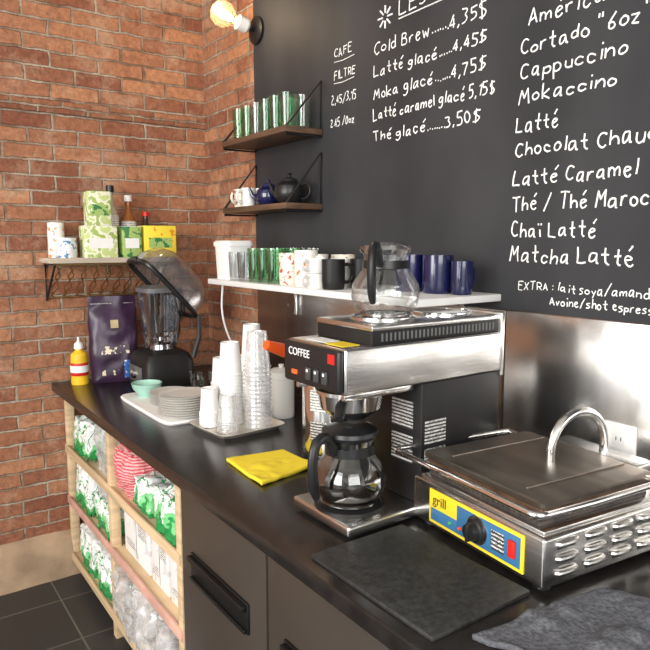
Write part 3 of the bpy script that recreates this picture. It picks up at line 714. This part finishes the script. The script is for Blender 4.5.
lathe('dial_knob',[(0,0),(.024,0),(.023,.008),(.018,.010),(.016,.024),(0,.025)],BLK,parent=g,mw=KM)
bx('dial_grip',(-.032,.161,.042),(-.015,.169,.078),BLK,.002,g)
bx('rocker_red',(-.010,.062,.045),(-.003,.078,.078),RED,.002,g)
for yy in (.215,.245): lathe('pilot_lamp',[(0,0),(.004,0),(.003,.004),(0,.005)],ORANGE if yy<.22 else GREEN,parent=g,mw=Matrix.Translation((-.0035,yy,.043))@Matrix.Rotation(-math.pi/2,4,'Y'),seg=12)
SLOT=mat('louvre_shadow',(.02,.02,.02),.7)
for r in range(3):
    for c in range(5):
        x0=.030+c*.076; z0=.038+r*.027
        tube('louvre',smoothpts([(x0,.001,z0),(x0+.006,-.005,z0),(x0+.046,-.005,z0),(x0+.052,.001,z0)],1),.0058,STEEL,g,10)
        bx('louvre_slot',(x0+.003,-.0012,z0-.011),(x0+.049,.0,z0-.0045),SLOT,0,g)
bx('drip_rim',(.012,.012,.106),(D-.012,W-.012,.113),STEEL,.003,g)
bx('lower_plate',(.02,.03,.113),(.325,W-.03,.123),IRON,.003,g)
for i in range(22): bx('lower_rib',(.018,.034+i*.0142,.118),(.327,.040+i*.0142,.127),IRON,0,g)
bx('upper_plate',(.018,.025,.131),(.325,W-.025,.150),RUST,.004,g)
for i in range(22): bx('upper_rib',(.016,.034+i*.0142,.127),(.327,.040+i*.0142,.134),IRON,0,g)
LID=mat('lid_steel',(.27,.23,.19),.38,.85,var=.35,scale=10,stretch=(1,.2,1))
def rr2(w,d,z): return rrect(w,d,z,26,96,.172,.1875)
loft('lid_cast',[rr2(.315,.335,.150),rr2(.322,.345,.153),rr2(.322,.345,.161),rr2(.314,.337,.164)],LID,g)
for yy in (.080,.29): bx('lid_rib',(.04,yy,.163),(.32,yy+.008,.168),LID,.002,g)
bx('hinge_block',(.345,.07,.106),(.41,.30,.158),STEEL,.006,g,seg=3)
tube('hinge_rod',[(.34,.03,.150),(.34,.345,.150)],.009,CHROME,g,12)
tube('arched_handle',[(.20,.17,.162)]+arc((.285,.17,.182),.085,180,0,18,'xz',.92)+[(.37,.17,.155)],.0095,CHROME,g,14)
pts=[(.30,-.014,.160),(.10,-.020,.162),(-.02,-.020,.164)]+arc((-.022,.0,.165),.020,270,180,5,'xy')+[(-.042,.12,.166),(-.042,.25,.166)]+arc((-.022,.375,.165),.020,180,90,5,'xy')+[(.10,.395,.162),(.30,.389,.160)]
tube('wrap_bar',pts,.0065,CHROME,g,12)
for y0,y1 in ((-.014,.03),(.389,.34)): tube('bar_link',[(.30,y0,.160),(.30,y1,.157)],.006,CHROME,g,10)

# ---------------------------------------------------------------- light
w=bpy.data.worlds.new('World'); S.world=w; w.use_nodes=True; N=w.node_tree.nodes; L=w.node_tree.links
bg=N['Background']; tc=N.new('ShaderNodeTexCoord'); nz=N.new('ShaderNodeTexNoise'); nz.inputs['Scale'].default_value=2.2; nz.inputs['Detail'].default_value=1
L.new(tc.outputs['Generated'],nz.inputs['Vector']); r=N.new('ShaderNodeValToRGB'); r.color_ramp.elements[0].position=.42; r.color_ramp.elements[1].position=.58
r.color_ramp.elements[0].color=(.30,.295,.28,1); r.color_ramp.elements[1].color=(1,.99,.97,1)  # made-up bright and dark patches, added as window-like reflections for the metal
L.new(nz.outputs['Fac'],r.inputs[0]); L.new(r.outputs[0],bg.inputs[0]); bg.inputs[1].default_value=1.4
def area(name,loc,tgt,size,sy,e,col):
    l=bpy.data.lights.new(name,'AREA'); l.shape='RECTANGLE'; l.size=size; l.size_y=sy; l.energy=e; l.color=col
    o=bpy.data.objects.new(name,l); COL.objects.link(o); o.location=loc
    o.rotation_euler=(Vector(tgt)-Vector(loc)).to_track_quat('-Z','Y').to_euler()
area('window_daylight',(-2.6,.6,1.9),(1.0,2.0,1.1),2.4,1.8,150,(1,.985,.96))
area('storefront_daylight',(-.6,-2.4,2.1),(.9,1.5,1.0),2.4,1.8,100,(1,.99,.97))
pl=bpy.data.lights.new('bulb_glow','POINT'); pl.energy=5; pl.color=(1,.75,.48); pl.shadow_soft_size=.05
po=bpy.data.objects.new('bulb_glow',pl); COL.objects.link(po); po.location=(1.20,2.45,2.46)

# ---------------------------------------------------------------- camera
cd=bpy.data.cameras.new('camera'); cd.lens=36; cd.sensor_width=36; cd.clip_start=.02
cam=bpy.data.objects.new('camera',cd); COL.objects.link(cam); cam.location=(0,0,1.52)
ps=math.radians(35.4); th=math.radians(7.19)
F=Vector((math.sin(ps)*math.cos(th),math.cos(ps)*math.cos(th),-math.sin(th)))
cam.rotation_euler=F.to_track_quat('-Z','Y').to_euler()
S.camera=cam
